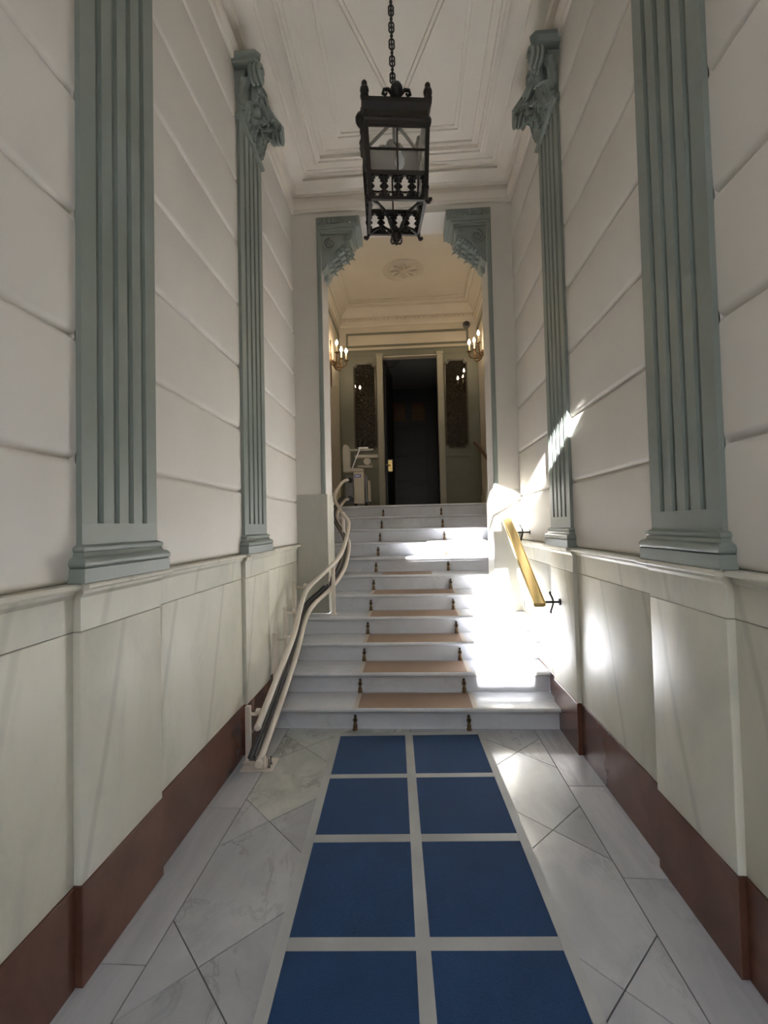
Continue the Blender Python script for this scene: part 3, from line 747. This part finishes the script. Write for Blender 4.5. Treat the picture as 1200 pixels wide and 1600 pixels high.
for sx in (-1, 1):
    for sy in (-1, 1): MB().bar([(sx * .165, sy * .165, .522), (sx * .01, sy * .01, .568)], .014, .014).build('roof_strut', 'black_iron', LB)
mb = MB().lathe([(.03, .56), (.034, .575), (.022, .59), (.036, .61), (.042, .63), (.034, .65), (.016, .662), (.02, .675), (.008, .69), (.004, .70)], (0, 0, 0), 14)
for i in range(6):
    a = i * PI / 3
    mb.tube([(r * math.cos(a), r * math.sin(a), z) for r, z in ((.03, .57), (.055, .60), (.078, .605), (.088, .585), (.075, .572), (.066, .582))], .007, 6)
mb.build('crown', 'black_iron', LB, smooth=60)
MB().lathe([(.004, -.165), (.010, -.155), (.006, -.148), (.022, -.135), (.032, -.115), (.03, -.10), (.018, -.085), (.024, -.078), (.010, -.06), (.004, -.05)], (0, 0, 0), 12).tube([(.03 * math.cos(a), .03 * math.sin(a), -.138 - .006 * math.sin(3 * a)) for a in [2 * PI * i / 24 for i in range(24)]], .006, 5, True).build('pendant', 'black_iron', LB, smooth=60)
MB().tube([(0, 0, .57), (0, 0, .44), (.03, 0, .41)], .008, 6).lathe([(.012, .385), (.016, .41), (.010, .43)], (.03, 0, 0), 10).build('lamp_holder', 'black_iron', LB, smooth=60)
MB().lathe([(.001, .285), (.018, .292), (.029, .312), (.030, .33), (.022, .355), (.013, .37), (.012, .385)], (.03, 0, 0), 14).build('bulb', 'bulb_glass', LB, smooth=60)
ztop = ZC - 3.25 - .075
ch = thing('chain', (0, 0, 0)); ch.parent = LB
n = 18; z = .695; L = (ztop - .02 - z) / n + .012
link = None
for i in range(n):
    zc = z + (L - .012) * i + (L - .012) / 2
    pts = [(.014 * math.cos(a), 0, (L / 2 - .014) * (1 if math.sin(a) > 0 else -1) + .014 * math.sin(a)) for a in [2 * PI * (k + .5) / 12 for k in range(12)]]
    if link is None:
        lk = MB().tube(pts, .0048, 6, True)
        lk.lathe([(.0001, -.004), (.010, -.002), (.010, .002), (.0001, .004)], (0, 0, 0), 6)
        link = lk.build('chain_link', 'black_iron', ch, origin=(0, 0, 0), smooth=60); lk = link
    else:
        lk = link.copy(); C.objects.link(lk); lk.parent = ch
    lk.location = (0, 0, zc); lk.rotation_euler = (0, 0, (i % 2) * PI / 2)
MB().lathe([(.004, ztop - .03), (.012, ztop - .01), (.03, ztop), (.055, ztop + .006), (.06, ztop + .0095)], (0, 0, 0), 16).build('ceiling_canopy', 'black_iron', LB, smooth=50)
LB.location = (-.048, 2.60, 3.25); LB.rotation_euler = (0, 0, math.radians(7))

# ------------------------------------------------------------------ stair-lift rail
UPP = [(-.968, 2.79, .27), (-.945, 3.16, .469), (-.925, 3.513, .657), (-.945, 3.911, .868), (-.917, 4.083, .959), (-.812, 4.288, 1.068), (-.720, 4.505, 1.183), (-.692, 4.818, 1.348), (-.708, 5.138, 1.518), (-.785, 5.325, 1.617), (-.94, 5.66, 1.80), (-.965, 5.90, 1.925), (-.93, 6.18, 2.07), (-.90, 6.42, 2.13), (-.90, 6.58, 2.14)]
LOW = [(-.968, 2.80, .045), (-.956, 3.182, .221), (-.943, 3.624, .455), (-.955, 4.026, .665), (-.917, 4.225, .77), (-.803, 4.433, .878), (-.719, 4.683, 1.011), (-.700, 4.954, 1.155), (-.722, 5.222, 1.297), (-.80, 5.42, 1.40), (-.93, 5.72, 1.56), (-.955, 5.96, 1.685), (-.92, 6.22, 1.815), (-.90, 6.42, 1.86), (-.90, 6.58, 1.865)]
up = catmull(UPP, 6); lo = catmull(LOW, 6)
rl = thing('stair_lift_rail', (-1.0, 2.8, 0), 'curved cream double-tube stair-lift rail running up the left side of the stairs', 'stair-lift rail')
tu = MB().tube(up, .0205, 12).build('upper_tube', 'cream_metal', rl, smooth=50)
tl = MB().tube(lo, .021, 12).build('lower_tube', 'cream_metal', rl, smooth=50)
# toothed rack and dark channel to the wall side of the lower tube
def offs(path, a, b):
    out = []
    for i, p in enumerate(path):
        t = path[min(i + 1, len(path) - 1)] - path[max(i - 1, 0)]; t.z = 0; t.normalize()
        out.append(p + Vector((-t.y, t.x, 0)) * a + Vector((0, 0, b)))
    return out
off = offs(lo[:-6], .040, .022)
MB().bar(off, .042, .016).build('rack', 'grey_metal', tl)
off2 = offs(lo[:-6], .062, .034)
MB().tube(off2, .009, 7).build('channel', 'dark_rubber', tl, smooth=60)
off3 = offs(lo[:-6], .028, .040)
MB().tube(off3, .008, 7).build('channel', 'dark_rubber', tl, smooth=60)
MB().lathe([(.001, 0), (.02, .004), (.022, .02), (.022, .03)], (0, 0, 0), 12, 'y').xf(lambda x, y, z_: (x + up[0].x, y + up[0].y - .015, z_ + up[0].z)).build('end_cap', 'cream_metal', tu, smooth=50)
MB().lathe([(.001, 0), (.022, .004), (.025, .016), (.025, .03)], (0, 0, 0), 12, 'y').xf(lambda x, y, z_: (x + lo[0].x, y + lo[0].y - .018, z_ + lo[0].z)).build('end_cap', 'cream_metal', tl, smooth=50)
MB().box(-1.085, -.885, 2.79, 2.95, 0, .008).build('base_plate', 'cream_metal', rl, bevel=(.003, 1))
MB().box(-.997, -.935, 2.815, 2.85, .008, .075).build('foot_clamp', 'cream_metal', rl, bevel=(.004, 1))
for dx in (-.915,):
    for yy in (2.83, 2.87): MB().lathe([(.010, .008), (.010, .018), (.004, .018), (.004, .06), (.001, .061)], (dx, yy, 0), 6).build('bolt', 'grey_metal', rl)
def near(path, y):
    return min(path, key=lambda p: abs(p.y - y))
def post(x, y, z0, up_y=None, square=True):
    q = near(up, y if up_y is None else up_y)
    h = q.z + .02
    MB().box(x - .016, x + .016, y - .016, y + .016, z0, h).box(x - .03, x + .03, y - .035, y + .035, z0, z0 + .007).build('post', 'cream_metal', rl, bevel=(.003, 1))
    MB().tube([(x, y, h - .05), ((x + q.x) / 2, (y + q.y) / 2, h - .055), (q.x, q.y, q.z)], .011, 7).lathe([(.001, -.02), (.022, -.012), (.022, .012), (.001, .02)], ((x * .4 + q.x * .6), (y * .4 + q.y * .6), h - .04), 8, 'x').build('arm', 'cream_metal', rl, smooth=50)
post(-1.066, 2.90, .008)
for y, k in ((3.50, 1), (3.80, 2), (4.10, 3)): post(-1.068, y, k * R)
post(-.765, 4.40, 4 * R)
post(-.80, 5.36, 7 * R); post(-1.06, 5.66, 8 * R); post(-1.06, 5.98, 9 * R)

# ------------------------------------------------------------------ stair-lift carriage parked on the landing
lf = thing('stair_lift', (-.74, 6.62, ZL), 'cream folded stair-lift carriage with blue sticker parked at the top of the rail', 'stair lift')
yy0, yy1 = 6.52, 6.78
MB().box(-.815, -.665, yy0, yy1, 1.80, 2.255).build('body', 'lift_cream_shaded', lf, bevel=(.012, 2), smooth=40)
MB().box(-.66, -.62, yy0 + .05, yy1, 1.81, 2.20).build('side_cover', 'grey_metal', lf, bevel=(.01, 2))
MB().box(-.615, -.585, yy0 + .02, yy1 - .04, 1.83, 2.13).build('footrest', 'lift_cream_shaded', lf, bevel=(.008, 2))
MB().box(-.95, -.82, yy0 + .07, yy1, 1.79, 2.22).build('gear_box', 'grey_metal', lf, bevel=(.01, 2))
for z_ in (1.875, 2.14):
    MB().lathe([(.001, 0), (.034, .004), (.04, .02), (.04, .06)], (-.875, yy0 - .005, z_), 16, 'y').build('bumper', 'dark_rubber', lf, smooth=50)
for x_ in (-.79, -.64): MB().lathe([(.001, -.02), (.03, -.02), (.03, .02), (.001, .02)], (x_, yy0 + .05, 1.79), 14, 'x').build('wheel', 'dark_rubber', lf, smooth=40)
MB().prism([(-.965, 2.26), (-.70, 2.26), (-.67, 2.28), (-.68, 2.305), (-.86, 2.31), (-.87, 2.60), (-.89, 2.64), (-.93, 2.655), (-.955, 2.64), (-.968, 2.58)], 'y', yy0 + .02, yy0 + .16).build('backrest', 'lift_cream_shaded', lf, bevel=(.006, 1))
MB().box(-.88, -.52, yy0 + .03, yy0 + .12, 2.565, 2.585).build('armrest', 'lift_cream_shaded', lf, bevel=(.006, 1))
MB().box(-.74, -.60, yy0 + .025, yy0 + .10, 2.586, 2.61).build('control_box', 'sticker_white', lf, bevel=(.005, 1))
MB().box(-.80, -.46, yy0 + .06, yy0 + .18, 2.465, 2.505).build('seat', 'lift_cream_shaded', lf, bevel=(.01, 2))
MB().tube([(-.72, yy0 + .01, 2.575), (-.83, yy0 + .01, 2.31)], .008, 8).build('strut', 'sticker_white', lf, smooth=50)
MB().box(-.76, -.54, yy0 + .05, yy0 + .15, 2.325, 2.345).build('lower_bar', 'lift_cream_shaded', lf, bevel=(.004, 1))
MB().lathe([(.001, 0), (.05, .006), (.055, .04), (.03, .06)], (-.62, yy0 + .04, 2.405), 14, 'y').build('knob', 'lift_cream_shaded', lf, smooth=50)
MB().box(-.80, -.71, yy0 - .002, yy0, 2.17, 2.215).build('sticker', 'sticker_blue', lf)
MB().box(-.785, -.775, yy0 - .003, yy0 - .002, 2.18, 2.205).box(-.77, -.765, yy0 - .003, yy0 - .002, 2.18, 2.205).box(-.76, -.745, yy0 - .003, yy0 - .002, 2.18, 2.19).box(-.76, -.745, yy0 - .003, yy0 - .002, 2.196, 2.205).box(-.738, -.725, yy0 - .003, yy0 - .002, 2.18, 2.205).build('sticker_print', 'sticker_white', lf)

# ------------------------------------------------------------------ brass handrail on the right
hd = thing('brass_handrail', (.87, 3.24, .88), 'short flat polished-brass handrail on iron brackets, right side of the stairs', 'handrail')
A = Vector((.868, 3.26, .905)); B = Vector((.868, 4.33, 1.535)); dv = (B - A)
t_ = dv.normalized(); up_ = Vector((1, 0, 0)).cross(t_)
sec = [(-.042, -.006), (-.042, .006), (-.034, .016), (.034, .016), (.042, .006), (.042, -.006), (.030, -.016), (-.030, -.016)]
MB().loft([[P + Vector((a, 0, 0)) + up_ * b for a, b in sec] for P in (A, B)]).build('rail', 'brass', hd)
for sgn in (-1, 1):
    MB().tube([A + Vector((sgn * .036, 0, 0)) + up_ * .014, B + Vector((sgn * .036, 0, 0)) + up_ * .014], .006, 6).build('edge_bead', 'brass', hd, smooth=60)
for f in (.05, .80):
    P = A + dv * f - up_ * .02
    wx_ = 1.02 if f < .5 else 1.043
    if f < .5: P = Vector((P.x, 3.30, P.z - .0))
    br = MB().bar([(P.x, P.y, P.z), (wx_, P.y, P.z)], .014, .014, (0, 1, 0))
    br.tube(catmull([(P.x + .09, P.y, P.z + .07), (P.x + .082, P.y, P.z + .064), (P.x + .098, P.y, P.z + .03), (P.x + .105, P.y, P.z), (P.x + .098, P.y, P.z - .03), (P.x + .085, P.y, P.z - .068), (P.x + .09, P.y, P.z - .074)], 4), .006, 6)
    br.build('bracket', 'black_iron', hd, smooth=50)
    MB().lathe([(.001, 0), (.02, .002), (.024, .008), (.024, .012)], (0, 0, 0), 12, 'x').xf(lambda x, y, z_: (wx_ - .012 + x, y + P.y, z_ + P.z)).build('wall_flange', 'black_iron', hd, smooth=50)

# ------------------------------------------------------------------ entrance wall behind the camera: doorway and fanlight that let the daylight in
EC, EA, EB = -.165, .725, .57      # fanlight centre, half width, height
Z0, Z1, ZT = 3.33, 3.68, 5.1
x0, x1 = EC - EA, EC + EA
mb = MB().box(XLW - .2, x0, YF - .3, YF, 0, ZT).box(x1, XRW + .25, YF - .3, YF, 0, ZT).box(x0, x1, YF - .12, YF, Z0, Z1).box(x0, x1, YF - .3, YF, Z1 + EB, ZT)
N = 24
for i in range(N):
    a0, a1 = PI * i / N, PI * (i + 1) / N
    p = [(EC + EA * math.cos(a0), Z1 + EB * math.sin(a0)), (EC + EA * math.cos(a1), Z1 + EB * math.sin(a1))]
    mb.prism([p[0], (p[0][0], Z1 + EB + .001), (p[1][0], Z1 + EB + .001), p[1]], 'y', YF - .3, YF)
went = mb.build('wall_entrance', 'plaster', kind='structure')
fan = thing('window_3', (EC, YF - .06, Z1), kind='structure')
for a in (PI * .2, PI * .4, PI * .6, PI * .8):
    MB().bar([(EC + .18 * math.cos(a), YF - .06, Z1 + .15 * math.sin(a)), (EC + EA * math.cos(a), YF - .06, Z1 + EB * math.sin(a))], .05, .05, (0, 1, 0)).build('muntin', 'black_door', fan)
MB().tube([(EC + .18 * math.cos(PI * i / 12), YF - .06, Z1 + .15 * math.sin(PI * i / 12)) for i in range(13)], .016, 6).build('muntin', 'black_door', fan)
de = thing('door_3', (EC, YF - .06, 0), kind='structure')
MB().box(x0, -.107, YF - .09, YF - .04, 0, Z0).build('door_leaf', 'brown_wood', de)
MB().box(.33, x1, YF - .09, YF - .04, 0, Z0).build('door_stile', 'brown_wood', de)
# street outside; added house opposite, sized to keep the sun off the lower doorway
MB().box(-30, 30, -40, YF - .3, -.2, -.05).build('ground_street', 'asphalt', kind='structure')
opp = MB().box(-30, 30, -26, -20, -.05, 10.5).build('wall_opposite', 'facade', kind='structure')
pt = bpy.data.lights.new('doorway_portal', 'AREA'); pt.shape = 'RECTANGLE'; pt.size = x1 - x0; pt.size_y = Z1 + EB; pt.cycles.is_portal = True
po = bpy.data.objects.new('doorway_portal', pt); C.objects.link(po); po.location = (EC, YF - .31, (Z1 + EB) / 2); po.rotation_euler = (PI / 2, 0, PI)
